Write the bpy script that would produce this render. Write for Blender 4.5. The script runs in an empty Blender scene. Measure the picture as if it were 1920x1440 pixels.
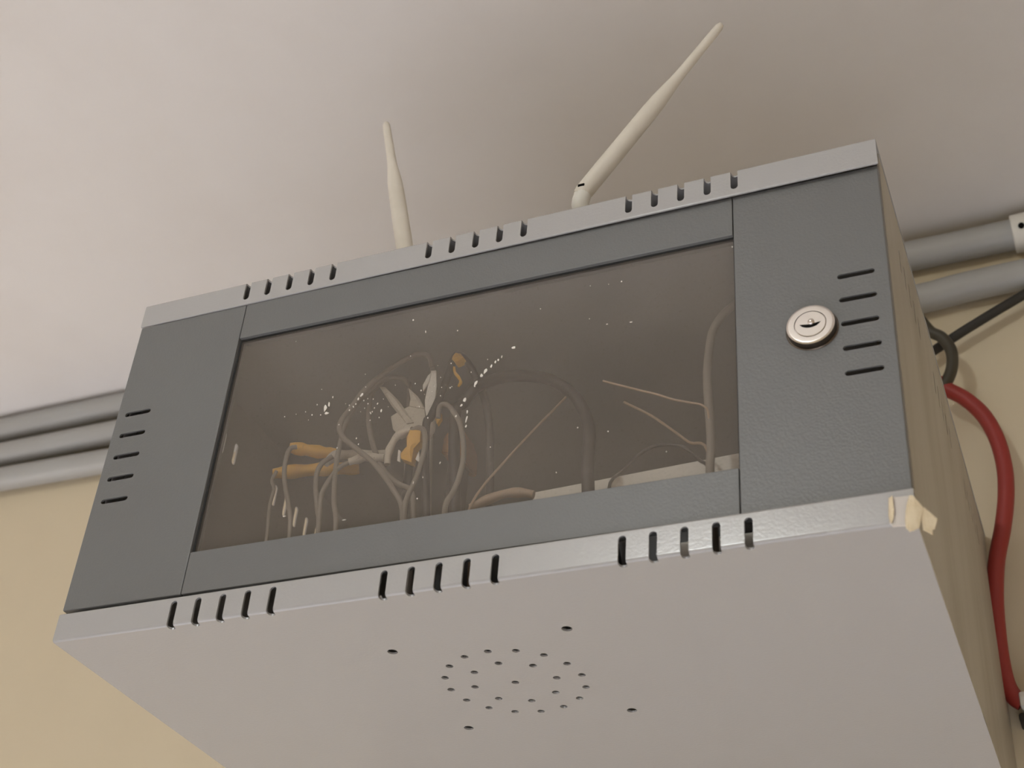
import bpy, bmesh, math, random, json
from mathutils import Vector, Matrix

random.seed(7)
SC = bpy.context.scene
COL = SC.collection
W, H, D = 0.55, 0.2838, 0.5077          # cabinet width, height; wall plane at y = D
ZC, ZF = 0.645, -2.25                   # ceiling and floor heights

# ------------------------------------------------------------------ camera
CAM_R = [[0.923185, 0.169124, 0.345147], [0.37798, -0.562365, -0.735443], [0.069718, 0.809409, -0.583092]]
cam_data = bpy.data.cameras.new('camera')
cam = bpy.data.objects.new('camera', cam_data)
COL.objects.link(cam)
cam.matrix_world = Matrix.Translation(Vector([0.62554, -0.66406, -0.40436])) @ Matrix(CAM_R).to_4x4()
cam_data.sensor_fit = 'HORIZONTAL'
cam_data.sensor_width = 36.0
cam_data.lens = 36.0 * 2717.83 / 1920.0
cam_data.shift_y = 44.36 / 1920.0
cam_data.clip_start = 0.01
cam_data.dof.use_dof = True
cam_data.dof.focus_distance = 1.0
cam_data.dof.aperture_fstop = 11.0
SC.camera = cam

# ------------------------------------------------------------------ world, lamps, exposure
SC.view_settings.view_transform = 'Standard'
SC.view_settings.look = 'None'
SC.view_settings.gamma = 1.0
SC.view_settings.use_curve_mapping = False
SC.view_settings.exposure = -0.04
world = bpy.data.worlds.new('world'); SC.world = world
world.use_nodes = True
world.node_tree.nodes['Background'].inputs[0].default_value = (0.8, 0.86, 1.0, 1)
world.node_tree.nodes['Background'].inputs[1].default_value = 0.02

def lamp(name, kind, loc, energy, color, rot=None, **kw):
    l = bpy.data.lights.new(name, kind); l.energy = energy; l.color = color
    for k, v in kw.items(): setattr(l, k, v)
    o = bpy.data.objects.new(name, l); o.location = loc
    if rot: o.rotation_euler = rot
    COL.objects.link(o); return o
# bare bulb under the ceiling, in front of the cabinet
lamp('ceiling_bulb', 'POINT', (0.11, -1.35, 0.56), 17, (0.96, 1.02, 1.02), shadow_soft_size=0.05)
# added area lamp for the low left light, as from an unseen window
lamp('left_area_light', 'AREA', (-2.35, -0.15, -1.0), 22, (1.02, 0.98, 1.0), (0, math.radians(-90), 0),
     shape='RECTANGLE', size=1.7, size_y=1.3)
# added spot that brightens the floor at left, for light bounced upwards
lamp('left_floor_spot', 'SPOT', (-2.1, -0.35, -0.1), 800, (0.96, 0.99, 1.05), (0, math.radians(-29), 0), spot_size=math.radians(52), spot_blend=0.6, shadow_soft_size=0.15)
# added spot behind the camera, brightening the floor as a fill
lamp('rear_floor_spot', 'SPOT', (0.9, -3.0, -0.2), 1080, (0.97, 1.0, 1.05), (math.radians(35), 0, 0), spot_size=math.radians(50), spot_blend=0.6, shadow_soft_size=0.15)

# ------------------------------------------------------------------ materials
def srgb(r, g, b):
    f = lambda c: (c/255/12.92) if c/255 <= 0.04045 else ((c/255+0.055)/1.055)**2.4
    return (f(r), f(g), f(b), 1.0)

def mat(name, col, rough=0.5, metal=0.0, spec=0.5, var=0.0, scale=8.0, col2=None, bump=0.0, bscale=300.0, stretch=None):
    """plain principled paint; var mixes towards col2 with soft noise, bump gives fine grain"""
    m = bpy.data.materials.new(name); m.use_nodes = True
    nt = m.node_tree; n = nt.nodes; L = nt.links
    b = n['Principled BSDF']
    b.inputs['Base Color'].default_value = col
    b.inputs['Roughness'].default_value = rough
    b.inputs['Metallic'].default_value = metal
    b.inputs['Specular IOR Level'].default_value = spec
    tc = n.new('ShaderNodeTexCoord')
    src = tc.outputs['Object']
    if stretch:
        mp = n.new('ShaderNodeMapping'); mp.inputs['Scale'].default_value = stretch
        L.new(src, mp.inputs[0]); ssrc = mp.outputs[0]
    else: ssrc = src
    if var > 0:
        t = n.new('ShaderNodeTexNoise'); t.inputs['Scale'].default_value = scale
        t.inputs['Detail'].default_value = 6; t.inputs['Roughness'].default_value = 0.6
        L.new(ssrc, t.inputs['Vector'])
        r = n.new('ShaderNodeValToRGB')
        r.color_ramp.elements[0].position = 0.42; r.color_ramp.elements[1].position = 0.75
        r.color_ramp.elements[0].color = (0, 0, 0, 1); r.color_ramp.elements[1].color = (var, var, var, 1)
        L.new(t.outputs[0], r.inputs[0])
        mx = n.new('ShaderNodeMix'); mx.data_type = 'RGBA'
        mx.inputs[6].default_value = col; mx.inputs[7].default_value = col2 or col
        L.new(r.outputs[0], mx.inputs[0]); L.new(mx.outputs[2], b.inputs['Base Color'])
    if bump > 0:
        t2 = n.new('ShaderNodeTexNoise'); t2.inputs['Scale'].default_value = bscale; t2.inputs['Detail'].default_value = 3
        L.new(src, t2.inputs['Vector'])
        bp = n.new('ShaderNodeBump'); bp.inputs['Strength'].default_value = bump; bp.inputs['Distance'].default_value = 0.001
        L.new(t2.outputs[0], bp.inputs['Height']); L.new(bp.outputs[0], b.inputs['Normal'])
    return m

M_CEIL = mat('ceiling_paint', srgb(224, 219, 214), 0.85, spec=0.2, var=0.3, scale=7, col2=srgb(212, 204, 196), bump=0.25, bscale=90)
M_WALL = mat('wall_paint', srgb(214, 200, 172), 0.85, spec=0.2, var=0.4, scale=2.0, col2=srgb(204, 189, 160), bump=0.25, bscale=80)
M_FLOOR = mat('floor_tiles', srgb(200, 200, 206), 0.5, var=0.3, scale=3, col2=srgb(186, 185, 190))
M_LIGHT = mat('pale_grey_paint', srgb(174, 172, 170), 0.22, spec=0.6, var=0.25, scale=5, col2=srgb(169, 164, 160), bump=0.12, bscale=520)
_c = M_LIGHT.node_tree.nodes['Principled BSDF']
_c.inputs['Coat Weight'].default_value = 0.5; _c.inputs['Coat Roughness'].default_value = 0.16
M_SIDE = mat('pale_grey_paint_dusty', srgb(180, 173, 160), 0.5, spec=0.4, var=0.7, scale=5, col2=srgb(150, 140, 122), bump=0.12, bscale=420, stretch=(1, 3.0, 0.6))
M_DOOR = mat('slate_grey_paint', srgb(114, 114, 113), 0.42, spec=0.45, var=0.4, scale=7, col2=srgb(108, 106, 104), bump=0.22, bscale=650)
M_BLACK = mat('black_rubber', srgb(26, 25, 24), 0.6)
M_CHROME = mat('chrome', srgb(222, 214, 206), 0.30, metal=1.0)
M_CHROME_SHADE = mat('chrome_shaded_edge', srgb(104, 95, 86), 0.34, metal=1.0)  # same chrome with its dark reflection put into the colour
M_HOLE = mat('dark_recess', srgb(14, 12, 10), 0.8, spec=0.1)
M_PIPE = mat('grey_conduit_plastic', srgb(167, 166, 162), 0.42, spec=0.45, var=0.45, scale=9, col2=srgb(160, 154, 147))
M_WHITE = mat('white_plastic', srgb(226, 222, 212), 0.45)
M_ANT = mat('ivory_plastic', srgb(222, 214, 200), 0.45, var=0.35, scale=30, col2=srgb(196, 186, 166))
M_CABLE = mat('grey_cable', srgb(136, 128, 118), 0.5, var=0.3, scale=20, col2=srgb(112, 104, 94))
M_CABLE_D = mat('dark_cable', srgb(34, 31, 29), 0.5)
M_CABLE_W = mat('pale_cable', srgb(206, 196, 180), 0.55)
M_TAN = mat('tan_wire', srgb(172, 148, 124), 0.5)
M_YELLOW = mat('yellow_plastic', srgb(226, 172, 62), 0.5, var=0.4, scale=40, col2=srgb(198, 148, 60))
M_ORANGE = mat('ochre_plastic', srgb(178, 126, 76), 0.55)
M_PAPER = mat('white_paper', srgb(232, 226, 216), 0.8, spec=0.2)
M_TAPE = mat('aged_masking_tape', srgb(228, 212, 182), 0.75, spec=0.2, var=0.6, scale=120, col2=srgb(206, 184, 144), bump=0.4, bscale=500)
M_ADH = mat('tape_residue', srgb(214, 206, 198), 0.6)
M_RED = mat('red_sleeve', srgb(146, 44, 35), 0.5)
M_BLKCORD = mat('black_cord', srgb(40, 37, 32), 0.5)
M_OLIVE = mat('dark_olive_cord', srgb(62, 56, 42), 0.5)

def pane_material():
    m = bpy.data.materials.new('dusty_smoked_acrylic'); m.use_nodes = True
    nt = m.node_tree; n = nt.nodes; L = nt.links
    n.remove(n['Principled BSDF'])
    out = n['Material Output']
    tr = n.new('ShaderNodeBsdfTransparent'); tr.inputs[0].default_value = (0.96, 0.95, 0.94, 1)
    df = n.new('ShaderNodeBsdfPrincipled')
    df.inputs['Base Color'].default_value = srgb(206, 193, 180); df.inputs['Roughness'].default_value = 0.55
    df.inputs['Specular IOR Level'].default_value = 0.3
    tc = n.new('ShaderNodeTexCoord')
    a = n.new('ShaderNodeTexNoise'); a.inputs['Scale'].default_value = 9; a.inputs['Detail'].default_value = 5
    b = n.new('ShaderNodeTexNoise'); b.inputs['Scale'].default_value = 700; b.inputs['Detail'].default_value = 2
    for t in (a, b): L.new(tc.outputs['Object'], t.inputs['Vector'])
    ra = n.new('ShaderNodeMapRange'); ra.inputs[1].default_value = 0.3; ra.inputs[2].default_value = 0.7
    ra.inputs[3].default_value = 0.10; ra.inputs[4].default_value = 0.15
    L.new(a.outputs[0], ra.inputs[0])
    rb = n.new('ShaderNodeMapRange'); rb.inputs[1].default_value = 0.62; rb.inputs[2].default_value = 0.8
    rb.inputs[3].default_value = 0.0; rb.inputs[4].default_value = 0.22
    L.new(b.outputs[0], rb.inputs[0])
    ad = n.new('ShaderNodeMath'); ad.operation = 'ADD'; ad.use_clamp = True
    L.new(ra.outputs[0], ad.inputs[0]); L.new(rb.outputs[0], ad.inputs[1])
    mx = n.new('ShaderNodeMixShader')
    L.new(ad.outputs[0], mx.inputs[0]); L.new(tr.outputs[0], mx.inputs[1]); L.new(df.outputs[0], mx.inputs[2])
    L.new(mx.outputs[0], out.inputs[0])
    return m
M_PANE = pane_material()

# ------------------------------------------------------------------ helpers
def tag(o, label=None, cat=None, group=None, kind=None):
    if label: o['label'] = label
    if cat: o['category'] = cat
    if group: o['group'] = group
    if kind: o['kind'] = kind
    return o

def empty(name, loc, label, cat, group=None):
    o = bpy.data.objects.new(name, None); o.empty_display_size = 0.05
    o.location = loc; COL.objects.link(o)
    return tag(o, label, cat, group)

def root_loc(parent):
    v = Vector((0, 0, 0))
    while parent is not None:
        v = v + parent.location; parent = parent.parent
    return v

def finish(name, bm, m, parent=None, smooth=None, loc=None):
    """link a bmesh written in world coordinates as one mesh object under its parent"""
    bmesh.ops.recalc_face_normals(bm, faces=bm.faces[:])
    off = root_loc(parent)
    mine = Vector(loc) if loc is not None else off
    for v in bm.verts: v.co -= mine
    me = bpy.data.meshes.new(name); bm.to_mesh(me); bm.free()
    o = bpy.data.objects.new(name, me); COL.objects.link(o)
    for x in (m if isinstance(m, (list, tuple)) else [m]): me.materials.append(x)
    if parent: o.parent = parent
    o.location = mine - off
    if smooth is not None: shade(o, smooth)
    return o

def shade(o, deg=35):
    me = o.data
    for p in me.polygons: p.use_smooth = True
    bm = bmesh.new(); bm.from_mesh(me)
    a = math.radians(deg)
    for e in bm.edges:
        e.smooth = not (len(e.link_faces) == 2 and e.calc_face_angle(0) > a)
    bm.to_mesh(me); bm.free()

def weigh(o):
    """keep large sheet faces flat, round only the bends"""
    m = o.modifiers.new('weighted_normals', 'WEIGHTED_NORMAL'); m.keep_sharp = True; m.weight = 100

def add_box(bm, lo, hi, bev=0.0, seg=2):
    r = bmesh.ops.create_cube(bm, size=1.0)
    vs = r['verts']
    for v in vs:
        v.co = Vector([lo[i] + (v.co[i]+0.5)*(hi[i]-lo[i]) for i in range(3)])
    if bev > 0:
        es = list({e for v in vs for e in v.link_edges})
        bmesh.ops.bevel(bm, geom=es, offset=bev, segments=seg, affect='EDGES', profile=0.5)

def add_prism(bm, pts, d, bev=0.0):
    """closed outline (list of 3-D points) pushed along d"""
    a = [bm.verts.new(p) for p in pts]; b = [bm.verts.new(Vector(p)+Vector(d)) for p in pts]
    n = len(a)
    fs = [bm.faces.new(a), bm.faces.new(b[::-1])]
    for i in range(n): fs.append(bm.faces.new((a[i], a[(i+1) % n], b[(i+1) % n], b[i])))
    return fs

def catmull(P, sub):
    P = [Vector(p) for p in P]
    Q = [P[0]*2-P[1]] + P + [P[-1]*2-P[-2]]
    out = []
    for i in range(1, len(Q)-2):
        for k in range(sub):
            t = k/sub; p0, p1, p2, p3 = Q[i-1:i+3]
            out.append(0.5*((2*p1)+(p2-p0)*t+(2*p0-5*p1+4*p2-p3)*t*t+(3*p1-p0-3*p2+p3)*t**3))
    out.append(P[-1]); return out

def add_tube(bm, P, r, seg=10, sub=5, radii=None):
    pts = catmull(P, sub) if sub > 1 else [Vector(p) for p in P]
    n = len(pts)
    up = None; rings = []
    for i, p in enumerate(pts):
        t = (pts[min(i+1, n-1)] - pts[max(i-1, 0)]).normalized()
        if up is None:
            up = t.orthogonal().normalized()
        up = (up - t*up.dot(t)).normalized()
        s = t.cross(up)
        rr = r if radii is None else radii(i/(n-1))
        rings.append([bm.verts.new(p + (up*math.cos(a)+s*math.sin(a))*rr) for a in [2*math.pi*k/seg for k in range(seg)]])
    for i in range(n-1):
        for k in range(seg):
            bm.faces.new((rings[i][k], rings[i][(k+1) % seg], rings[i+1][(k+1) % seg], rings[i+1][k]))
    bm.faces.new(rings[0][::-1]); bm.faces.new(rings[-1])

def add_lathe(bm, base, axis, prof, seg=24):
    """prof: list of (distance along axis, radius)"""
    axis = Vector(axis).normalized(); u = axis.orthogonal().normalized(); w = axis.cross(u)
    rings = []
    for h, r in prof:
        c = Vector(base) + axis*h
        rings.append([bm.verts.new(c + (u*math.cos(a)+w*math.sin(a))*max(r, 1e-5)) for a in [2*math.pi*k/seg for k in range(seg)]])
    for i in range(len(rings)-1):
        for k in range(seg):
            bm.faces.new((rings[i][k], rings[i][(k+1) % seg], rings[i+1][(k+1) % seg], rings[i+1][k]))
    bm.faces.new(rings[0][::-1]); bm.faces.new(rings[-1])

def stadium(u0, u1, v, h, n=6):
    """rounded-end slot outline in (u, v): from u0 to u1, half height h"""
    o = []
    for k in range(n+1):
        a = -math.pi/2 + math.pi*k/n; o.append((u1-h+h*math.cos(a), v+h*math.sin(a)))
    for k in range(n+1):
        a = math.pi/2 + math.pi*k/n; o.append((u0+h+h*math.cos(a), v+h*math.sin(a)))
    return o

def cut(o, bm_list):
    """real holes: exact boolean with meshes of cutters, evaluated once"""
    temps = []
    for bm in bm_list:
        bmesh.ops.recalc_face_normals(bm, faces=bm.faces[:])
        me = bpy.data.meshes.new('cutter'); bm.to_mesh(me); bm.free()
        c = bpy.data.objects.new('cutter', me); COL.objects.link(c); temps.append(c)
        md = o.modifiers.new('cut', 'BOOLEAN'); md.operation = 'DIFFERENCE'; md.solver = 'EXACT'; md.object = c
    bpy.context.view_layer.update()
    dg = bpy.context.evaluated_depsgraph_get()
    me = bpy.data.meshes.new_from_object(o.evaluated_get(dg))
    old = o.data; o.modifiers.clear(); o.data = me; me.name = old.name
    bpy.data.meshes.remove(old)
    for c in temps:
        m = c.data; bpy.data.objects.remove(c); bpy.data.meshes.remove(m)

# ------------------------------------------------------------------ the room
def room_box(name, lo, hi, m):
    bm = bmesh.new(); add_box(bm, lo, hi)
    return tag(finish(name, bm, m, loc=((lo[0]+hi[0])/2, (lo[1]+hi[1])/2, lo[2])), kind='structure')
room_box('wall_back', (-2.4, D, ZF), (2.4, D+0.12, ZC), M_WALL)
room_box('wall_left', (-2.52, -3.5, ZF), (-2.4, D+0.12, ZC), M_WALL)
room_box('wall_right', (2.4, -3.5, ZF), (2.52, D+0.12, ZC), M_WALL)
room_box('wall_front', (-2.52, -3.62, ZF), (2.52, -3.5, ZC), M_WALL)
room_box('ceiling', (-2.52, -3.62, ZC), (2.52, D+0.12, ZC+0.12), M_CEIL)
room_box('floor', (-2.52, -3.62, ZF-0.1), (2.52, D+0.12, ZF), M_FLOOR)

# ------------------------------------------------------------------ the cabinet
DY0, DY1 = 0.0005, 0.0045
def dy(x): return DY0 + (DY1-DY0)*x/W
cab = empty('network_cabinet', (W/2, D, 0.0), 'pale grey metal wall cabinet with slate grey glazed door under the ceiling', 'cabinet')

T = 0.0014
def arc(c, r, a0, a1, n=5):
    return [(c[0]+r*math.cos(math.radians(a0+(a1-a0)*k/n)), c[1]+r*math.sin(math.radians(a0+(a1-a0)*k/n))) for k in range(n+1)]
def sheet(bm, outer, inner, x0, x1, skew=None):
    """folded sheet: outer and inner (y, z) lines joined into one outline and run along x"""
    prof = outer + inner[::-1]
    A = [bm.verts.new((x0, y, z)) for y, z in prof]
    B = [bm.verts.new((x1, y, z + (skew(y, z) if skew else 0))) for y, z in prof]
    n = len(A)
    for i in range(n): bm.faces.new((A[i], A[(i+1) % n], B[(i+1) % n], B[i]))
    bm.faces.new(A[::-1]); bm.faces.new(B)

# top panel with its front lip
ZL = 0.2625
bm = bmesh.new(); R0 = 0.0022
outer = [(D-0.002, H)] + arc((R0, H-R0), R0, 90, 180) + arc((0.0007, ZL+0.0007), 0.0007, 180, 270)
inner = [(D-0.002, H-T)] + arc((R0, H-R0), R0-T, 90, 180) + [(T, ZL+0.0007), (T, ZL+0.0005), (T, ZL+0.0003), (T, ZL+0.0002), (T, ZL+0.0001), (T, ZL)]
sheet(bm, outer, inner, 0, W, lambda y, z: -0.001 if z < 0.27 else 0)
top = finish('top_panel', bm, M_LIGHT, cab)
SW = 0.0024                                 # slot half width
GX = [[0.0909+0.0180*k for k in range(5)], [0.2392+0.0180*k for k in range(5)], [0.3866+0.0180*k for k in range(5)]]
GXB = [[0.0902+0.0181*k for k in range(5)], [0.2392+0.0181*k for k in range(5)], [0.3890+0.0181*k for k in range(5)]]
c1, c2 = bmesh.new(), bmesh.new()
for g in GX:
    for x in g:
        add_prism(c1, [(x + v, -0.01, u) for u, v in stadium(0.2668, H+0.02, 0, SW)], (0, 0.0125, 0))
        add_prism(c2, [(x + v, u, H-0.0032) for u, v in stadium(-0.02, 0.0056, 0, SW*0.98)], (0, 0, 0.02))
cut(top, [c1, c2]); shade(top, 40); weigh(top)

# bottom panel with its front lip, slots and the ring of fan holes
ZB = 0.0204
bm = bmesh.new()
outer = [(D-0.002, 0)] + arc((R0, R0), R0, 270, 180) + [(0, ZB-0.0016)] + arc((0.0016, ZB-0.0016), 0.0016, 180, 90) + [(0.0045, ZB)]
inner = [(D-0.002, T)] + arc((R0, R0), R0-T, 270, 180) + [(T, ZB-0.0016)] + arc((0.0016, ZB-0.0016), 0.0002, 180, 90) + [(0.0045, ZB-T)]
sheet(bm, outer, inner, 0, W, lambda y, z: 0.0010 if z > 0.012 else 0)
bot = finish('bottom_panel', bm, M_LIGHT, cab)
c1, c2, c3 = bmesh.new(), bmesh.new(), bmesh.new()
for g in GXB:
    for x in g:
        add_prism(c1, [(x + v, -0.01, u) for u, v in stadium(-0.02, 0.0175, 0, SW)], (0, 0.0125, 0))
        add_prism(c2, [(x + v, u, -0.01) for u, v in stadium(-0.02, 0.0056, 0, SW*0.98)], (0, 0, 0.0132))
FX, FY = 0.2727, 0.1290
def hole(x, y, r):
    add_prism(c3, [(x+r*math.cos(a), y+r*math.sin(a), -0.01) for a in [2*math.pi*k/14 for k in range(14)]], (0, 0, 0.02))
for k in range(16): hole(FX+0.0459*math.cos(k*math.pi/8), FY+0.0459*math.sin(k*math.pi/8), 0.0025)
for k in range(8): hole(FX+0.0287*math.cos(k*math.pi/4), FY+0.0287*math.sin(k*math.pi/4), 0.0025)
hole(FX, FY, 0.0025)
for x, y in ((0.2132, 0.0687), (0.3316, 0.0669), (0.3327, 0.1876), (0.2132, 0.1891)): hole(x, y, 0.0034)
cut(bot, [c1, c2, c3]); shade(bot, 40); weigh(bot)

# side panels with slots near their upper edge, back panel
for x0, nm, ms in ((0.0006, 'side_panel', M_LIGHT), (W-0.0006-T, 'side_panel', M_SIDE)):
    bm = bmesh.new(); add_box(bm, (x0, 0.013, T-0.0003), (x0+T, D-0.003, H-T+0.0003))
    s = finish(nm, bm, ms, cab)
    c1 = bmesh.new()
    for y0 in (0.070, 0.207, 0.354):
        for k in range(5):
            y = y0 + 0.018*k
            add_prism(c1, [(x0-0.01, y + v, u) for u, v in stadium(0.2290, 0.2490, 0, SW)], (0.03, 0, 0))
    cut(s, [c1])
    bm = bmesh.new()                        # folded front edge of the side, behind the door
    xa, xb = (x0, x0+0.012) if x0 < 0.1 else (x0+T-0.012, x0+T)
    add_box(bm, (xa, 0.0115, ZB+0.001), (xb, 0.0129, ZL-0.0016))
    finish('side_flange', bm, ms, cab)
bm = bmesh.new(); add_box(bm, (0.0022, D-0.0030, T+0.0004), (W-0.0022, D-0.0016, H-T-0.0004))
finish('back_panel', bm, M_LIGHT, cab)

# ---- the door: two slotted stiles, two rails, gasket and a smoked pane, hung with a slight twist
XL, XR = 0.0008, 0.5491                      # door edges
WX0, WX1, WZ0, WZ1 = 0.0925, 0.4560, 0.0534, 0.2308
ZD0, ZD1 = 0.0226, 0.2620
DT = 0.0105
def door_slab(x0, x1, z0, z1, bev=0.0009, chamfer=0.0):
    b = bmesh.new()
    add_box(b, (x0, 0, z0), (x1, DT, z1), bev, 2)
    return b
def hang(b):
    for v in b.verts:
        v.co.y += dy(v.co.x)
        if v.co.z > 0.25: v.co.z += 0.0020*v.co.x/W       # the top edge rises behind the lip towards the lock side
    return b
def stile(x0, x1, sx0, sx1, zs):
    b = hang(door_slab(x0, x1, ZD0, ZD1))
    o = finish('door_panel', b, M_DOOR, cab)
    c = bmesh.new()
    for z in zs: add_prism(c, [(u, -0.03, v) for u, v in stadium(sx0, sx1, z, 0.0019)], (0, 0.06, 0))
    h = bmesh.new(); add_box(h, (x0+0.0013, 0.0014, ZD0+0.0013), (x1-0.0013, 0.03, ZD1-0.0013)); hang(h)
    cut(o, [c, h]); shade(o, 35); weigh(o)
    return o
stile(XL, WX0-0.0003, 0.0079, 0.0298, [0.1797-0.01845*k for k in range(5)])
stile(WX1+0.0003, XR, 0.5188, 0.5411, [0.1787-0.01815*k for k in range(5)])
for z0, z1 in ((ZD0, WZ0), (WZ1, ZD1)):
    o = finish('door_rail', hang(door_slab(WX0+0.0001, WX1-0.0001, z0, z1, 0.0007)), M_DOOR, cab, 35); weigh(o)
# gasket: thin black frame between the door panels and the pane
bm = bmesh.new()
g = 0.0012
for lo, hi in (((WX0-0.0002, 0.0026, WZ0), (WX0+g, 0.0053, WZ1)), ((WX1-g*0.4, 0.0026, WZ0), (WX1+0.0002, 0.0053, WZ1)),
               ((WX0+g, 0.0026, WZ1-g), (WX1-g*0.4, 0.0053, WZ1)), ((WX0+g, 0.0026, WZ0), (WX1-g*0.4, 0.0053, WZ0+0.0004))):
    add_box(bm, lo, hi)
tag(finish('window_gasket', hang(bm), M_BLACK, cab), 'black gasket around the pane')
bm = bmesh.new(); add_box(bm, (WX0+0.0004, 0.0032, WZ0+0.0002), (WX1-0.0002, 0.0052, WZ1-0.0004))
pane = tag(finish('window_pane', hang(bm), M_PANE, cab), 'dusty smoked window pane splashed with white paint flecks')
# white paint splashes dried onto the pane: small raised flakes
FL = [[0.1736, 0.1545, 0.0028, 0.0064], [0.176, 0.1571, 0.0016, 0.004], [0.1752, 0.1498, 0.0036, 0.0024], [0.178, 0.1625, 0.0008, 0.0024], [0.3008, 0.1696, 0.0008, 0.0024], [0.2984, 0.1675, 0.0012, 0.002], [0.2966, 0.1662, 0.0012, 0.0024], [0.2939, 0.1633, 0.0012, 0.0028], [0.29, 0.1602, 0.0024, 0.0048], [0.2876, 0.1573, 0.002, 0.0036], [0.284, 0.152, 0.002, 0.0036], [0.2835, 0.1496, 0.0012, 0.0024], [0.2773, 0.1398, 0.002, 0.0036], [0.2754, 0.1359, 0.0016, 0.0024], [0.2801, 0.1299, 0.0012, 0.004], [0.2802, 0.1244, 0.0012, 0.0056], [0.2804, 0.1186, 0.0012, 0.0028], [0.2725, 0.1281, 0.0012, 0.0016], [0.3086, 0.1753, 0.0032, 0.002], [0.2002, 0.1597, 0.002, 0.0032], [0.1982, 0.157, 0.0012, 0.002], [0.2097, 0.1546, 0.0006, 0.0012], [0.2135, 0.1499, 0.0008, 0.0016], [0.2116, 0.1468, 0.0006, 0.0012], [0.2171, 0.1435, 0.001, 0.0028], [0.2104, 0.144, 0.0008, 0.0012], [0.2163, 0.1381, 0.0006, 0.0012], [0.2062, 0.1514, 0.0008, 0.0012], [0.2174, 0.153, 0.0006, 0.001], [0.2015, 0.1243, 0.0006, 0.0016], [0.2038, 0.1192, 0.0006, 0.0012], [0.2098, 0.1372, 0.0008, 0.0008], [0.3723, 0.1798, 0.0016, 0.0006], [0.3883, 0.1777, 0.002, 0.0006], [0.3602, 0.1871, 0.0006, 0.0006], [0.3758, 0.0959, 0.0008, 0.0012], [0.3561, 0.1025, 0.0008, 0.001], [0.3439, 0.0721, 0.0008, 0.0008], [0.2315, 0.217, 0.0016, 0.0012], [0.2423, 0.2042, 0.0006, 0.0024], [0.4546, 0.2234, 0.001, 0.002], [0.265, 0.0935, 0.0006, 0.002], [0.1881, 0.1193, 0.0008, 0.001], [0.2479, 0.0817, 0.0004, 0.002], [0.2542, 0.0846, 0.0006, 0.0016], [0.2021, 0.0619, 0.0032, 0.0006], [0.1573, 0.0719, 0.0024, 0.0008], [0.192, 0.153, 0.0008, 0.0016], [0.3597, 0.2151, 0.00048, 0.00048], [0.3723, 0.2132, 0.00048, 0.00048], [0.1762, 0.2376, 0.00048, 0.00048], [0.1394, 0.2196, 0.00048, 0.00048]]
bm = bmesh.new()
for x, z, a, b in FL:
    n = 7
    ph = random.uniform(0, 6.28); lean = random.uniform(-0.1, 0.35)
    pts = []
    for k in range(n):
        t = 2*math.pi*k/n; q = random.uniform(0.65, 1.15)
        u, w = a/2*math.cos(t)*q, b/2*math.sin(t)*q
        pts.append((x+u+lean*w, 0.0032-0.0003+dy(x), z+w))
    add_prism(bm, pts, (0, 0.0004, 0))
for k in range(55):                          # the finest spatter around the big splashes
    cx, cz, s = random.choice(((0.196, 0.148, 0.009), (0.262, 0.150, 0.010), (0.160, 0.152, 0.008), (0.225, 0.155, 0.02), (0.33, 0.18, 0.05), (0.25, 0.12, 0.07)))
    x = random.gauss(cx, s); z = random.gauss(cz, s); r = random.uniform(0.0002, 0.0005)
    if not (WX0+0.003 < x < WX1-0.003 and WZ0+0.003 < z < WZ1-0.003): continue
    add_prism(bm, [(x+r*math.cos(t), 0.0030+dy(x), z+1.5*r*math.sin(t)) for t in (0.3, 1.5, 2.7, 3.9, 5.2)], (0, 0.0003, 0))
tag(finish('paint_spatter', bm, M_PAPER, pane), 'white paint spatter dried on the pane', kind='stuff')

# ---- the cam lock
LX, LZ = 0.5020, 0.1428
ax = (0, -1, 0); ly = dy(LX)
bm = bmesh.new()
add_lathe(bm, (LX, ly+0.001, LZ), ax, [(0, 0.0147), (0.0046, 0.0147), (0.0056, 0.0143), (0.0061, 0.0134), (0.0062, 0.0128), (0.0062, 0.0096), (0.0055, 0.0094), (0.0055, 0.0001)], 48)
lock = tag(finish('door_lock', bm, [M_CHROME, M_CHROME_SHADE], cab, 30), 'round chrome cam lock'); weigh(lock)
for q in lock.data.polygons:
    if abs(q.normal.y) < 0.4: q.material_index = 1  # rim faces get the chrome with the painted dark reflection
bm = bmesh.new()
add_lathe(bm, (LX, ly+0.001, LZ), ax, [(0.0050, 0.0092), (0.0062, 0.0092), (0.0064, 0.0089), (0.0064, 0.0001)], 40)
plug = finish('lock_plug', bm, M_CHROME, lock, 30)
def smile(u): return 0.0019*((u/0.0062)**2) - 0.0016
us = [-0.0062 + 0.0124*k/10 for k in range(11)]
c = bmesh.new()
add_prism(c, [(LX+u, ly-0.02, LZ+smile(u)-0.0013*(1-(u/0.0064)**4)) for u in us] + [(LX+u, ly-0.02, LZ+smile(u)+0.0012*(1-(u/0.0064)**4)) for u in us[::-1]], (0, 0.0158, 0))
cut(plug, [c]); shade(plug, 30); weigh(plug)
bm = bmesh.new(); add_box(bm, (LX-0.0066, ly-0.0051, LZ-0.0034), (LX+0.0066, ly-0.0042, LZ+0.0026))
finish('keyhole', bm, M_HOLE, lock)
bm = bmesh.new(); add_lathe(bm, (LX+0.0006, ly-0.0050, LZ+0.0010), ax, [(0, 0.0021), (0.0014, 0.0019), (0.0020, 0.0012), (0.0023, 0.0001)], 16)
finish('key_guide', bm, M_CHROME, lock, 60)
bm = bmesh.new(); add_lathe(bm, (LX, ly+0.001, LZ), ax, [(0, 0.0157), (0.0012, 0.0157), (0.0017, 0.0152), (0.0017, 0.0001)], 40)
tag(finish('lock_collar', bm, M_CHROME_SHADE, lock, 40), 'chrome collar round the lock, dark reflection painted in')

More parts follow.
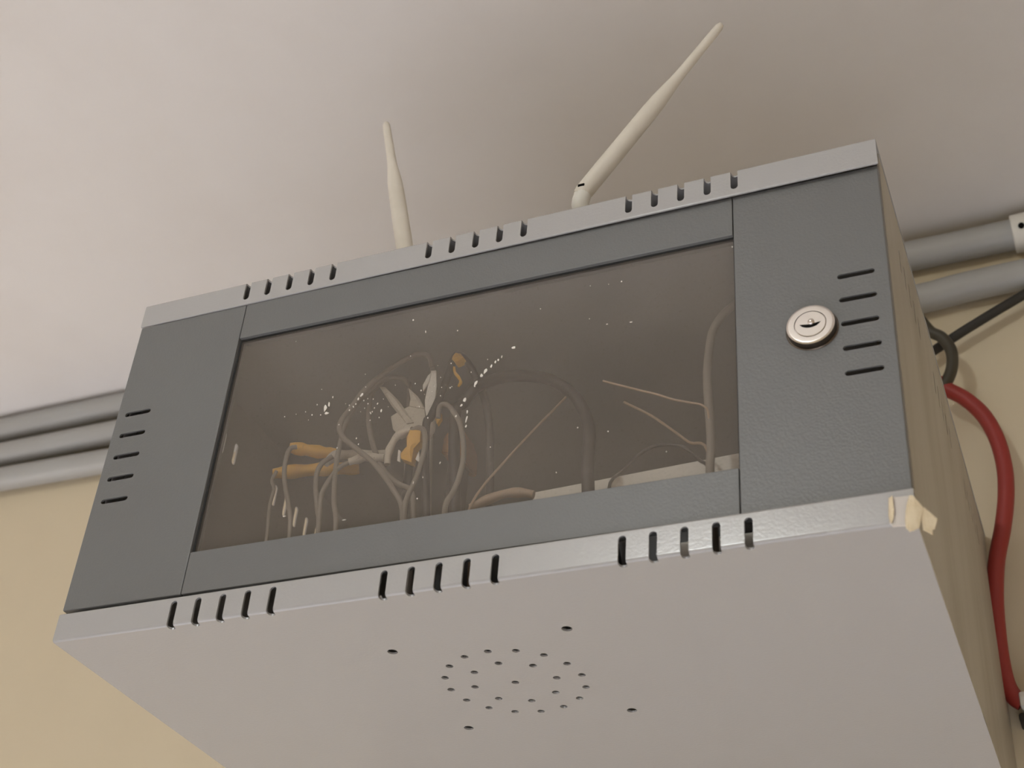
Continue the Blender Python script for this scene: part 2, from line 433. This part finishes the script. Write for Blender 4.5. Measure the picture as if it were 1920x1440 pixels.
# ------------------------------------------------------------------ torn tape on the lower right corner
tape = empty('torn_tape', (0.545, 0, 0.006), 'torn yellowed masking tape peeling off the lower right front corner of the cabinet', 'tape')
def flap(name, pts, m, thick, curl=None, sub=3, label=None):
    b = bmesh.new()
    vs = [b.verts.new(p) for p in pts]; b.faces.new(vs)
    bmesh.ops.triangulate(b, faces=b.faces[:])
    bmesh.ops.subdivide_edges(b, edges=b.edges[:], cuts=sub, use_grid_fill=True)
    for v in b.verts:
        if curl: v.co.y += curl(v.co)
        v.co.y += random.uniform(-0.0002, 0.0002)
    ext = bmesh.ops.extrude_face_region(b, geom=b.faces[:])
    for v in [q for q in ext['geom'] if isinstance(q, bmesh.types.BMVert)]: v.co.y += thick
    o = finish(name, b, m, tape, 60)
    if label: tag(o, label)
    return o
flap('tape_residue', [[0.5392, -0.0012, 0.016], [0.5478, -0.0012, 0.0155], [0.5465, -0.0012, -0.0024], [0.5381, -0.0012, -0.0019], [0.5363, -0.0012, 0.0006], [0.538, -0.0012, 0.0017]], M_ADH, 0.0007, label='pale adhesive patch where the tape tore away')
flap('tape_sliver', [[0.5372, -0.003, 0.0158], [0.5395, -0.003, 0.0159], [0.5395, -0.003, 0.0123], [0.5396, -0.003, 0.0068], [0.5388, -0.003, 0.0026], [0.5379, -0.003, 0.0006], [0.5366, -0.003, 0.0006], [0.5363, -0.003, 0.0047]], M_TAPE, 0.0006, lambda c: 0.0014-0.0016*max(0, (c.x-0.5375))/0.002)
flap('tape_flap', [[0.5482, -0.004, 0.014], [0.55, -0.004, 0.0135], [0.5545, -0.004, 0.0059], [0.5534, -0.004, 0.0012], [0.5524, -0.004, -0.0016], [0.5515, -0.004, -0.0073], [0.5489, -0.004, -0.0085], [0.5466, -0.004, -0.0089], [0.5447, -0.004, -0.0051], [0.5445, -0.004, -0.0], [0.5454, -0.004, 0.0052], [0.5464, -0.004, 0.0094]], M_TAPE, 0.0005, lambda c: 0.001-0.0022*max(0.0, -c.z)/0.009 - 0.0012*math.sin((c.x-0.545)/0.009*3.1))
flap('tape_flap', [[0.5548, -0.003, 0.0064], [0.558, -0.003, 0.0024], [0.5606, -0.003, -0.001], [0.5596, -0.003, -0.0043], [0.5588, -0.003, -0.0076], [0.5577, -0.003, -0.0077], [0.5576, -0.003, -0.0111], [0.5558, -0.003, -0.0095], [0.5532, -0.003, -0.0078], [0.5532, -0.003, -0.0041], [0.5528, -0.003, -0.0008], [0.5537, -0.003, 0.0031]], M_TAPE, 0.0005, lambda c: 0.0016*(c.x-0.553)/0.007-0.001*max(0.0, -c.z)/0.009)

# ------------------------------------------------------------------ conduits along the wall and ceiling
def conduit(P, r, m, label, name='conduit_pipe', grp=None):
    b = bmesh.new(); add_tube(b, P, r, 28, 6)
    o = finish(name, b, m, None, 50, loc=P[0])
    return tag(o, label, 'pipe', grp)
yp = D - 0.0165
conduit([(-2.39, yp, 0.6280), (-1.5, yp, 0.6280), (-0.7, yp, 0.6276), (-0.3, yp, 0.6288), (-0.02, yp, 0.6255), (0.25, yp, 0.6135), (0.52, yp, 0.6122), (0.6185, yp, 0.6132)], 0.0156, M_PIPE,
        'grey conduit right under the ceiling, uppermost of three, ending in a white coupling')
conduit([(-2.39, yp, 0.5868), (-1.5, yp, 0.5868), (-0.7, yp, 0.5866), (-0.3, yp, 0.5858), (0.0, yp, 0.585), (0.12, yp, 0.5835), (0.185, yp, 0.570), (0.205, yp, 0.52), (0.207, yp, 0.42), (0.207, yp, H+0.001)], 0.0153, M_PIPE,
        'grey conduit left of the cabinet, middle of three on the cream wall')
conduit([(-2.39, yp, 0.5474), (-1.5, yp, 0.5474), (-0.7, yp, 0.5470), (-0.3, yp, 0.5405), (-0.02, yp, 0.5400), (0.10, yp-0.004, 0.5430), (0.18, yp-0.033, 0.5460), (0.24, yp-0.033, 0.5485), (0.34, yp-0.004, 0.5525), (0.42, yp, 0.5533), (0.52, yp, 0.5541), (0.64, yp, 0.5602), (1.2, yp, 0.566), (2.39, yp, 0.570)], 0.0152, M_PIPE,
        'grey conduit along the cream wall, lowest of three, passing on below the white coupling')
cp = empty('pipe_coupling', (0.62, yp, 0.613), 'white plastic pipe coupling on the end of the upper right conduit', 'coupling')
bm = bmesh.new(); add_lathe(bm, (0.6165, yp, 0.6132), (1, 0, 0.03), [(0, 0.0160), (0.0002, 0.0188), (0.001, 0.0195), (0.05, 0.0195), (0.0512, 0.0185), (0.0512, 0.012)], 32)
finish('coupling_sleeve', bm, M_WHITE, cp, 40)
bm = bmesh.new(); add_tube(bm, [(0.664, yp, 0.6146), (0.9, yp, 0.62), (1.5, yp, 0.62), (2.39, yp, 0.62)], 0.0160, 24, 5)
finish('coupled_pipe', bm, M_WHITE, cp, 40)
bm = bmesh.new(); add_lathe(bm, (0.6262, yp-0.0185, 0.6062), (0, -1, -0.35), [(0, 0.003), (0.0016, 0.003), (0.0024, 0.0018), (0.0025, 0.0001)], 14)
tag(finish('screw', bm, M_HOLE, cp, 40), 'dark screw in the coupling')

# ------------------------------------------------------------------ wires right of the cabinet
OUT = {"red": [[0.5301, 0.47, 0.4333], [0.5376, 0.4714, 0.4234], [0.5515, 0.4729, 0.411], [0.5654, 0.4743, 0.3897], [0.5736, 0.4757, 0.3624], [0.5761, 0.4771, 0.3313], [0.5732, 0.4786, 0.3019], [0.5669, 0.48, 0.2738], [0.5582, 0.4814, 0.2441], [0.5531, 0.4829, 0.2145], [0.5507, 0.4843, 0.1852], [0.55, 0.4857, 0.1565], [0.5516, 0.4871, 0.133], [0.5558, 0.4886, 0.121], [0.5619, 0.49, 0.1153]], "loop": [[0.5211, 0.46, 0.5024], [0.5294, 0.4614, 0.487], [0.5383, 0.4629, 0.4795], [0.5446, 0.4643, 0.4662], [0.5453, 0.4657, 0.4519], [0.5418, 0.4671, 0.4386], [0.5346, 0.4686, 0.4276], [0.5301, 0.47, 0.4333]], "blk": [[0.5191, 0.49, 0.4811], [0.5299, 0.4894, 0.4867], [0.5539, 0.4888, 0.5003], [0.5857, 0.4882, 0.5166], [0.6168, 0.4876, 0.5317], [0.6541, 0.487, 0.5499]]}
bm = bmesh.new(); add_tube(bm, OUT['red'], 0.0072, 14, 6)
wr = tag(finish('red_cable', bm, M_RED, None, 60, loc=OUT['red'][0]), 'thick red cable snaking down the wall right of the cabinet', 'cable')
bm = bmesh.new(); add_tube(bm, OUT['loop'], 0.0056, 14, 6)
tag(finish('black_cable', bm, M_OLIVE, None, 60, loc=OUT['loop'][0]), 'short dark cable looping out behind the cabinet above the red cable', 'cable')
bm = bmesh.new(); add_tube(bm, OUT['blk'], 0.0048, 12, 4)
tag(finish('black_cable', bm, M_BLKCORD, None, 60, loc=OUT['blk'][0]), 'straight black cable running up from the cabinet back to the lower right conduit', 'cable')
clip = empty('cable_clip', (0.570, D, 0.113), 'white cable clip on the wall at the foot of the red cable', 'clip')
bm = bmesh.new(); add_box(bm, (0.5600, 0.480, 0.1085), (0.5900, D, 0.1215), 0.002)
finish('clip_body', bm, M_WHITE, clip, 40)
bm = bmesh.new(); add_box(bm, (0.5575, 0.486, 0.0990), (0.6000, D, 0.1060), 0.002)
tag(finish('clip_base', bm, M_BLKCORD, clip, 40), 'black base under the clip')

# ------------------------------------------------------------------ router with two antennas on the cabinet's top
rt = empty('wifi_router', (0.27, 0.13, H), 'ivory wireless router on top of the cabinet, raising two antennas towards the ceiling', 'router')
rot = Matrix.Translation((0.27, 0.125, 0)) @ Matrix.Rotation(math.radians(-7), 4, 'Z')
bm = bmesh.new(); add_box(bm, (-0.10, -0.055, H+0.0015), (0.10, 0.075, H+0.024), 0.005, 3)
for v in bm.verts: v.co = rot @ v.co
finish('router_body', bm, M_ANT, rt, 40)
AP = [(0, 0.0058), (0.004, 0.0066), (0.03, 0.0067), (0.085, 0.0064), (0.098, 0.0060), (0.108, 0.0052), (0.118, 0.0043), (0.128, 0.0038), (0.150, 0.0035), (0.1705, 0.0033), (0.1765, 0.0031), (0.1795, 0.0021), (0.1805, 0.0001)]
def antenna(base, tip, stub_from, flip):
    base, tip = Vector(base), Vector(tip)
    b = bmesh.new(); add_lathe(b, base, tip-base, [(h, r*1.0) for h, r in AP], 28)
    a = finish('antenna', b, M_ANT, rt, 50)
    b = bmesh.new(); add_tube(b, [stub_from, base - Vector((0, -0.004, 0.010)), base + (tip-base)*0.02], 0.0063, 18, 4)
    finish('antenna_joint', b, M_WHITE, a, 50)
    return a
a1 = antenna((0.1925, 0.050, 0.3180), (0.1462, 0.0575, 0.4985), (0.194, 0.078, 0.296), 1)
a2 = antenna((0.3390, 0.030, 0.3238), (0.4462, 0.030, 0.4712), (0.345, 0.062, 0.298), -1)
bm = bmesh.new(); add_box(bm, (0.3395, 0.0228, 0.3270), (0.3445, 0.0238, 0.3290), 0.0004)
tag(finish('antenna_pin', bm, M_HOLE, a2), 'dark pivot pin of the tilted antenna')

# ------------------------------------------------------------------ inside the cabinet
P = {"A": [[0.2132, 0.075, 0.2228], [0.213, 0.0725, 0.2298], [0.211, 0.07, 0.2378], [0.2053, 0.0675, 0.2402], [0.1974, 0.065, 0.2372], [0.1863, 0.0625, 0.2284], [0.1746, 0.06, 0.2174], [0.1674, 0.0575, 0.2066], [0.1619, 0.055, 0.1926], [0.1572, 0.0525, 0.181], [0.1579, 0.05, 0.1709], [0.1642, 0.0475, 0.1603], [0.1784, 0.045, 0.1461], [0.1921, 0.0425, 0.1328], [0.2036, 0.04, 0.1191], [0.2152, 0.0375, 0.1025], [0.226, 0.035, 0.0822]], "B": [[0.1899, 0.085, 0.22], [0.1903, 0.0819, 0.2247], [0.1872, 0.0788, 0.2294], [0.1796, 0.0758, 0.2305], [0.1726, 0.0727, 0.2263], [0.1662, 0.0696, 0.2186], [0.1604, 0.0665, 0.2071], [0.1562, 0.0635, 0.1936], [0.1548, 0.0604, 0.1773], [0.1557, 0.0573, 0.1609], [0.1575, 0.0542, 0.1458], [0.1601, 0.0512, 0.1297], [0.1648, 0.0481, 0.107], [0.1711, 0.045, 0.0879]], "Cc": [[0.1683, 0.08, 0.2313], [0.163, 0.0767, 0.2199], [0.165, 0.0733, 0.2022], [0.1689, 0.07, 0.187], [0.1753, 0.0667, 0.1691], [0.1831, 0.0633, 0.1526], [0.1936, 0.06, 0.1348], [0.2076, 0.0567, 0.1201], [0.2196, 0.0533, 0.1104], [0.2257, 0.05, 0.0902]], "D1": [[0.1766, 0.06, 0.1493], [0.166, 0.0567, 0.1452], [0.1601, 0.0533, 0.139], [0.1563, 0.05, 0.1274], [0.1548, 0.0467, 0.1145], [0.1578, 0.0433, 0.0999], [0.161, 0.04, 0.0866]], "D2": [[0.1529, 0.055, 0.1518], [0.1463, 0.053, 0.1454], [0.145, 0.051, 0.1346], [0.1483, 0.049, 0.1193], [0.1534, 0.047, 0.1028], [0.1579, 0.045, 0.089]], "E": [[0.1252, 0.05, 0.162], [0.1209, 0.0483, 0.1599], [0.1203, 0.0467, 0.1491], [0.1223, 0.045, 0.1372], [0.1265, 0.0433, 0.1241], [0.1334, 0.0417, 0.1063], [0.1391, 0.04, 0.0859]], "F": [[0.1083, 0.055, 0.1473], [0.108, 0.0525, 0.1377], [0.1128, 0.05, 0.1284], [0.1138, 0.0475, 0.1132], [0.1175, 0.045, 0.0924]], "G": [[0.2184, 0.045, 0.1531], [0.2245, 0.0429, 0.1536], [0.2307, 0.0407, 0.1489], [0.2343, 0.0386, 0.1356], [0.2346, 0.0364, 0.1198], [0.2325, 0.0343, 0.1038], [0.2301, 0.0321, 0.0913], [0.2302, 0.03, 0.0775]], "Hh": [[0.2354, 0.05, 0.1645], [0.2367, 0.0478, 0.1719], [0.2424, 0.0456, 0.1717], [0.25, 0.0433, 0.1626], [0.2573, 0.0411, 0.1494], [0.2627, 0.0389, 0.1302], [0.2648, 0.0367, 0.1143], [0.2642, 0.0344, 0.1003], [0.2625, 0.0322, 0.0887], [0.2592, 0.03, 0.0751]], "I": [[0.2272, 0.05, 0.1547], [0.2287, 0.0523, 0.1686], [0.2322, 0.0545, 0.1846], [0.2353, 0.0568, 0.2047], [0.2369, 0.0591, 0.2207], [0.2395, 0.0614, 0.2273], [0.2456, 0.0636, 0.2208], [0.2521, 0.0659, 0.2088], [0.2603, 0.0682, 0.1883], [0.2642, 0.0705, 0.1679], [0.266, 0.0727, 0.1463], [0.268, 0.075, 0.1109]], "J": [[0.2405, 0.065, 0.1724], [0.2479, 0.0623, 0.1839], [0.2557, 0.0596, 0.192], [0.2683, 0.0569, 0.1939], [0.2839, 0.0542, 0.1927], [0.3025, 0.0515, 0.1866], [0.318, 0.0488, 0.178], [0.3307, 0.0462, 0.1661], [0.3404, 0.0435, 0.1527], [0.3474, 0.0408, 0.1371], [0.3516, 0.0381, 0.1209], [0.3526, 0.0354, 0.1042], [0.3536, 0.0327, 0.0879], [0.3554, 0.03, 0.0746]], "Kk": [[0.4506, 0.06, 0.2264], [0.4415, 0.0567, 0.2178], [0.4351, 0.0533, 0.2085], [0.4294, 0.05, 0.1943], [0.4276, 0.0467, 0.1763], [0.4271, 0.0433, 0.1554], [0.4285, 0.04, 0.1331], [0.4304, 0.0367, 0.1114], [0.4318, 0.0333, 0.0919], [0.4319, 0.03, 0.0704]], "L": [[0.3128, 0.09, 0.1945], [0.2916, 0.06, 0.135], [0.2768, 0.03, 0.0743]], "Mm": [[0.3604, 0.035, 0.1579], [0.3841, 0.035, 0.1457], [0.3969, 0.035, 0.1393], [0.407, 0.035, 0.1334], [0.4182, 0.035, 0.1285], [0.4268, 0.035, 0.1241], [0.4303, 0.035, 0.1132]], "O": [[0.3556, 0.09, 0.1805], [0.3784, 0.08, 0.1576], [0.3988, 0.07, 0.1329], [0.4107, 0.06, 0.1164], [0.4247, 0.05, 0.1013]], "Pp": [[0.3652, 0.04, 0.0776], [0.3749, 0.04, 0.09], [0.3846, 0.04, 0.0996], [0.3933, 0.04, 0.1037], [0.4044, 0.04, 0.103], [0.4142, 0.04, 0.0982], [0.4226, 0.04, 0.0881], [0.4285, 0.04, 0.0787]], "arc": [[0.2009, 0.05, 0.1327], [0.201, 0.049, 0.1399], [0.2028, 0.048, 0.1456], [0.2066, 0.047, 0.1522], [0.2135, 0.046, 0.1553], [0.2192, 0.045, 0.1546]], "plug1": [[0.1154, 0.055, 0.1666], [0.1423, 0.075, 0.1685]], "plug2": [[0.1021, 0.06, 0.1499], [0.1317, 0.0725, 0.1559], [0.1573, 0.085, 0.1603]], "bundle1": [[0.1449, 0.06, 0.1507], [0.1496, 0.0667, 0.1611], [0.1635, 0.0733, 0.1628], [0.1819, 0.08, 0.1642]], "bundle2": [[0.167, 0.055, 0.1445], [0.1782, 0.0575, 0.1474], [0.192, 0.06, 0.1464]], "tailyellow": [[0.2387, 0.058, 0.2133], [0.2403, 0.058, 0.2081], [0.244, 0.058, 0.2024], [0.2455, 0.058, 0.1985], [0.244, 0.058, 0.1952]], "tan": [[0.2744, 0.035, 0.0763], [0.2828, 0.0363, 0.0806], [0.2965, 0.0375, 0.0847], [0.3079, 0.0387, 0.0842], [0.3153, 0.04, 0.0822]], "ledgeT": [[0.2991, 0.075, 0.1088], [0.4429, 0.0685, 0.1092]], "ledgeB": [[0.2995, 0.075, 0.1027], [0.4473, 0.05, 0.0872]], "hand_palm": [[0.1862, 0.07, 0.1895], [0.1938, 0.07, 0.1939], [0.2012, 0.07, 0.196], [0.2124, 0.07, 0.1925], [0.2154, 0.07, 0.1764], [0.2048, 0.07, 0.1749], [0.1945, 0.07, 0.1711], [0.1893, 0.07, 0.1781]], "hand_f1": [[0.1741, 0.068, 0.2176], [0.1792, 0.068, 0.2159], [0.1916, 0.068, 0.2015], [0.2063, 0.068, 0.1792], [0.201, 0.068, 0.1791], [0.1866, 0.068, 0.1977]], "hand_f2": [[0.198, 0.069, 0.2119], [0.2013, 0.069, 0.2081], [0.2063, 0.069, 0.2028], [0.2131, 0.069, 0.1904], [0.2006, 0.069, 0.1954], [0.2011, 0.069, 0.2002]], "tag1": [[0.2187, 0.062, 0.2177], [0.2225, 0.062, 0.2172], [0.2244, 0.062, 0.2036], [0.2246, 0.062, 0.1915], [0.2221, 0.062, 0.1825], [0.2204, 0.062, 0.1744], [0.2179, 0.062, 0.1834], [0.2166, 0.062, 0.192], [0.2175, 0.062, 0.2039]], "tag1b": [[0.2192, 0.061, 0.215], [0.2186, 0.061, 0.2078], [0.2147, 0.061, 0.2001], [0.2139, 0.061, 0.2052], [0.217, 0.061, 0.213]], "tag2": [[0.2293, 0.058, 0.173], [0.2293, 0.058, 0.1608], [0.2257, 0.058, 0.1537], [0.2244, 0.058, 0.1583], [0.2261, 0.058, 0.1684]], "yel2": [[0.2306, 0.056, 0.1783], [0.2336, 0.056, 0.1736], [0.2343, 0.056, 0.1688], [0.2319, 0.056, 0.1641], [0.2299, 0.056, 0.1686]], "sleeve": [[0.2169, 0.043, 0.1475], [0.2188, 0.043, 0.1534], [0.2272, 0.043, 0.1523], [0.2277, 0.043, 0.142], [0.2235, 0.043, 0.1372], [0.2232, 0.043, 0.126], [0.2149, 0.043, 0.1305], [0.2139, 0.043, 0.1346], [0.2186, 0.043, 0.1359]], "orange": [[0.2144, 0.1, 0.1872], [0.2242, 0.1, 0.198], [0.229, 0.1, 0.1843], [0.2297, 0.1, 0.1669], [0.2138, 0.1, 0.1723]], "bit1": [[0.2113, 0.044, 0.1391], [0.213, 0.044, 0.1377], [0.2139, 0.044, 0.1286], [0.2116, 0.044, 0.1301]], "bit2": [[0.2272, 0.044, 0.1349], [0.2295, 0.044, 0.1246], [0.2254, 0.044, 0.1286]], "tip": [[0.2374, 0.056, 0.2195], [0.24, 0.056, 0.2248], [0.244, 0.056, 0.2229], [0.2464, 0.056, 0.2193], [0.2429, 0.056, 0.217], [0.2398, 0.056, 0.2165]]}
CABLES = []
def drop(pts, dx=0.0, y=0.05):
    """carry a cable on down behind the lower rail to the cabinet floor"""
    x, y0, z = pts[-1]
    return list(pts) + [(x+dx*0.5, y0+0.006, z*0.55), (x+dx, y0+0.014, 0.012), (x+dx+0.01, y0+0.03, 0.0045)]
def cable(key, r, m, label, name='network_cable', drop_end=True, dx=0.0, grp=None, start_drop=False, seg=10):
    pts = [tuple(q) for q in P[key]]
    if drop_end: pts = drop(pts, dx)
    if start_drop:
        x, y, z = pts[0]
        pts = [(x+0.004, y+0.035, 0.0045), (x+0.003, y+0.03, 0.02), (x+0.002, y+0.014, z*0.55)] + pts
    b = bmesh.new(); add_tube(b, pts, r, seg, 5)
    o = finish(name, b, m, None, 60, loc=pts[-1])
    return tag(o, label, 'cable', grp)
ca = cable('A', 0.0019, M_CABLE, 'grey cable making the tallest arc behind the pane, from the white paper tag', start_drop=True)
cb = cable('B', 0.0018, M_CABLE, 'grey cable arching just inside the tallest arc behind the pane', start_drop=True)
cc = cable('Cc', 0.0019, M_CABLE, 'grey cable hanging almost straight down left of the torn white bracket')
d1 = cable('D1', 0.0017, M_CABLE, 'grey cable bending down from the pale lower bundle end')
d2 = cable('D2', 0.0018, M_CABLE, 'grey cable dropping from the left end of the pale bundle')
ce = cable('E', 0.0017, M_CABLE, 'grey cable with the upper yellow plug at the left of the window')
cf = cable('F', 0.0013, M_CABLE, 'thin grey cable with the lower yellow plug at the left of the window')
cg = cable('G', 0.0018, M_CABLE, 'grey cable curving down from the yellow sleeve', start_drop=False)
ch = cable('Hh', 0.0018, M_CABLE, 'grey cable bowed to the right beside the second paper tag')
ci = cable('I', 0.0029, M_CABLE_D, 'dark cable peaking in a yellow taped tip', start_drop=True)
cj = cable('J', 0.0041, M_CABLE_D, 'thick black cable arching across the middle of the window', start_drop=True, seg=14)
ck = cable('Kk', 0.0027, M_CABLE, 'grey cable standing along the right edge of the window', seg=12)
cable('L', 0.0008, M_TAN, 'thin tan wire running diagonally under the thick black arch', 'thin_wire', start_drop=False)
cable('Mm', 0.0007, M_TAN, 'thin tan wire lying nearly level right of the thick black arch', 'thin_wire')
cable('O', 0.0009, M_TAN, 'thin tan wire sloping down to the foot of the right hand cable', 'thin_wire')
cable('Pp', 0.0011, M_CABLE_D, 'thin dark wire arching over the white strip', 'thin_wire', start_drop=True)
def sleeve(key, r, m, name, parent, label=None, wob=0.12, seg=14):
    b = bmesh.new()
    f = lambda t: r*(0.82 + wob*math.sin(t*17+r*900) + 0.18*min(1, t*8, (1-t)*8))
    add_tube(b, P[key], r, seg, 8, radii=f)
    o = finish(name, b, m, parent, 60)
    if label: tag(o, label)
    return o
sleeve('plug1', 0.0046, M_YELLOW, 'yellow_plug', ce, 'upper yellow plug')
sleeve('plug2', 0.0048, M_YELLOW, 'yellow_plug', cf, 'lower yellow plug')
sleeve('bundle1', 0.0036, M_CABLE_W, 'cable_sheath', d2, 'pale sheath')
sleeve('bundle2', 0.0030, M_CABLE_W, 'cable_sheath', d1, 'pale sheath')
sleeve('arc', 0.0026, M_CABLE_W, 'cable_sheath', cg, 'pale sheath')
sleeve('tailyellow', 0.0011, M_YELLOW, 'tape_tail', ci, 'yellow tape tail')
def lump(key, m, name, depth, parent=None, label=None, cat=None, bulge=0.35):
    """small crumpled solid: outline front and back with a raised, uneven middle"""
    pts = [Vector(q) for q in P[key]]
    c = sum(pts, Vector())/len(pts)
    b = bmesh.new(); n = len(pts)
    front = [b.verts.new(q) for q in pts]
    back = [b.verts.new(q + Vector((0, depth, 0))) for q in pts]
    mid = [b.verts.new(c + (q-c)*0.5 + Vector((0, -depth*bulge*random.uniform(0.5, 1.2), 0))) for q in pts]
    cf_ = b.verts.new(c + Vector((0, -depth*bulge*0.8, 0)))
    for i in range(n):
        j = (i+1) % n
        b.faces.new((front[i], front[j], mid[j], mid[i])); b.faces.new((mid[i], mid[j], cf_))
        b.faces.new((front[j], front[i], back[i], back[j]))
    b.faces.new(back)
    o = finish(name, b, m, parent, 30, loc=None if parent else c)
    return tag(o, label, cat)
lump('sleeve', M_YELLOW, 'yellow_sleeve', 0.006, cg, 'crumpled yellow sleeve')
lump('tip', M_YELLOW, 'yellow_tape', 0.007, ci, 'yellow tape on the cable tip')
lump('tag1', M_PAPER, 'paper_tag', 0.0012, ca, 'white paper tag')
lump('tag1b', M_PAPER, 'paper_tag', 0.0010, ca, 'torn edge of the paper tag')
lump('tag2', M_PAPER, 'paper_tag', 0.0012, ch, 'white paper tag')
lump('yel2', M_YELLOW, 'yellow_tape', 0.003, ch, 'yellow tape on the tag')
lump('bit1', M_PAPER, 'paper_scrap', 0.001, cg, 'white paper scrap')
lump('bit2', M_PAPER, 'paper_scrap', 0.001, cg, 'white paper scrap')
# torn white bracket with two prongs, held up by its own stem
c0 = Vector(P['hand_palm'][5])
br = empty('plastic_bracket', (c0.x, 0.074, T), 'torn white plastic bracket with two prongs in the middle of the cable tangle', 'bracket')
lump('hand_palm', M_CABLE_W, 'bracket_plate', 0.005, br, bulge=0.2)
lump('hand_f1', M_CABLE_W, 'bracket_prong', 0.006, br, bulge=0.4)
lump('hand_f2', M_CABLE_W, 'bracket_prong', 0.005, br, bulge=0.4)
bm = bmesh.new(); add_tube(bm, [(c0.x, 0.074, T), (c0.x, 0.074, 0.06), tuple(c0 + Vector((0, 0.003, 0)))], 0.003, 8, 4)
tag(finish('bracket_stem', bm, M_CABLE_D, br, 60), 'dark stem')
# ochre block standing at the back of the tangle
bm = bmesh.new()
oc = [Vector(q) for q in P['orange']]
add_prism(bm, [tuple(q) for q in oc], (0, 0.03, 0))
x0 = min(q.x for q in oc); x1 = max(q.x for q in oc); z0 = min(q.z for q in oc)
ob = empty('relay_block', ((x0+x1)/2, 0.115, T), 'dull ochre block behind the second paper tag', 'block')
bmesh.ops.bevel(bm, geom=bm.edges[:], offset=0.0012, segments=2, affect='EDGES')
finish('block_body', bm, M_ORANGE, ob, 40)
bm = bmesh.new(); add_box(bm, (x0+0.004, 0.105, T), (x1-0.004, 0.125, z0+0.003), 0.001)
tag(finish('block_foot', bm, M_CABLE_D, ob), 'dark foot')
# the equipment at the right: dark switch on a white adapter, pale strip across its front
sw = empty('network_switch', (0.375, 0.12, T), 'dark network switch with a pale front strip at the lower right of the window', 'switch')
A, B = [Vector(q) for q in P['ledgeT']]
bm = bmesh.new()
def bar(b, A, B, h, d, inset=0.0):
    dv = Vector((0, d, 0)); up = Vector((0, 0, -h)); n = Vector((0, inset, 0))
    pts = [A+n, B+n, B+n+up, A+n+up]
    add_prism(b, [tuple(q) for q in pts], (0, d, 0))
bar(bm, A, B, 0.016, 0.03)
bmesh.ops.bevel(bm, geom=bm.edges[:], offset=0.001, segments=2, affect='EDGES')
tag(finish('front_strip', bm, M_WHITE, sw, 40), 'pale front strip')
bm = bmesh.new()
add_box(bm, (0.300, 0.080, 0.0416), (0.445, 0.20, 0.0900), 0.002)
finish('switch_body', bm, M_CABLE_D, sw, 40)
ad = empty('power_adapter', (0.43, 0.1, T), 'white power adapter under the switch, seen through the lower right slots', 'adapter')
bm = bmesh.new(); add_box(bm, (0.395, 0.052, T), (0.50, 0.15, 0.0415), 0.004, 3)
finish('adapter_body', bm, M_WHITE, ad, 40)
bm = bmesh.new(); add_tube(bm, [(0.47, 0.15, 0.02), (0.48, 0.18, 0.012), (0.50, 0.25, 0.005), (0.51, 0.35, 0.0045)], 0.003, 8, 4)
tag(finish('adapter_cord', bm, M_CABLE_D, ad, 60), 'dark cord')
sleeve('tan', 0.0030, M_TAN, 'tan_conduit', None)
tn = bpy.data.objects['tan_conduit']; tag(tn, 'short tan tube lying along the window sill under the diagonal wire', 'tube')
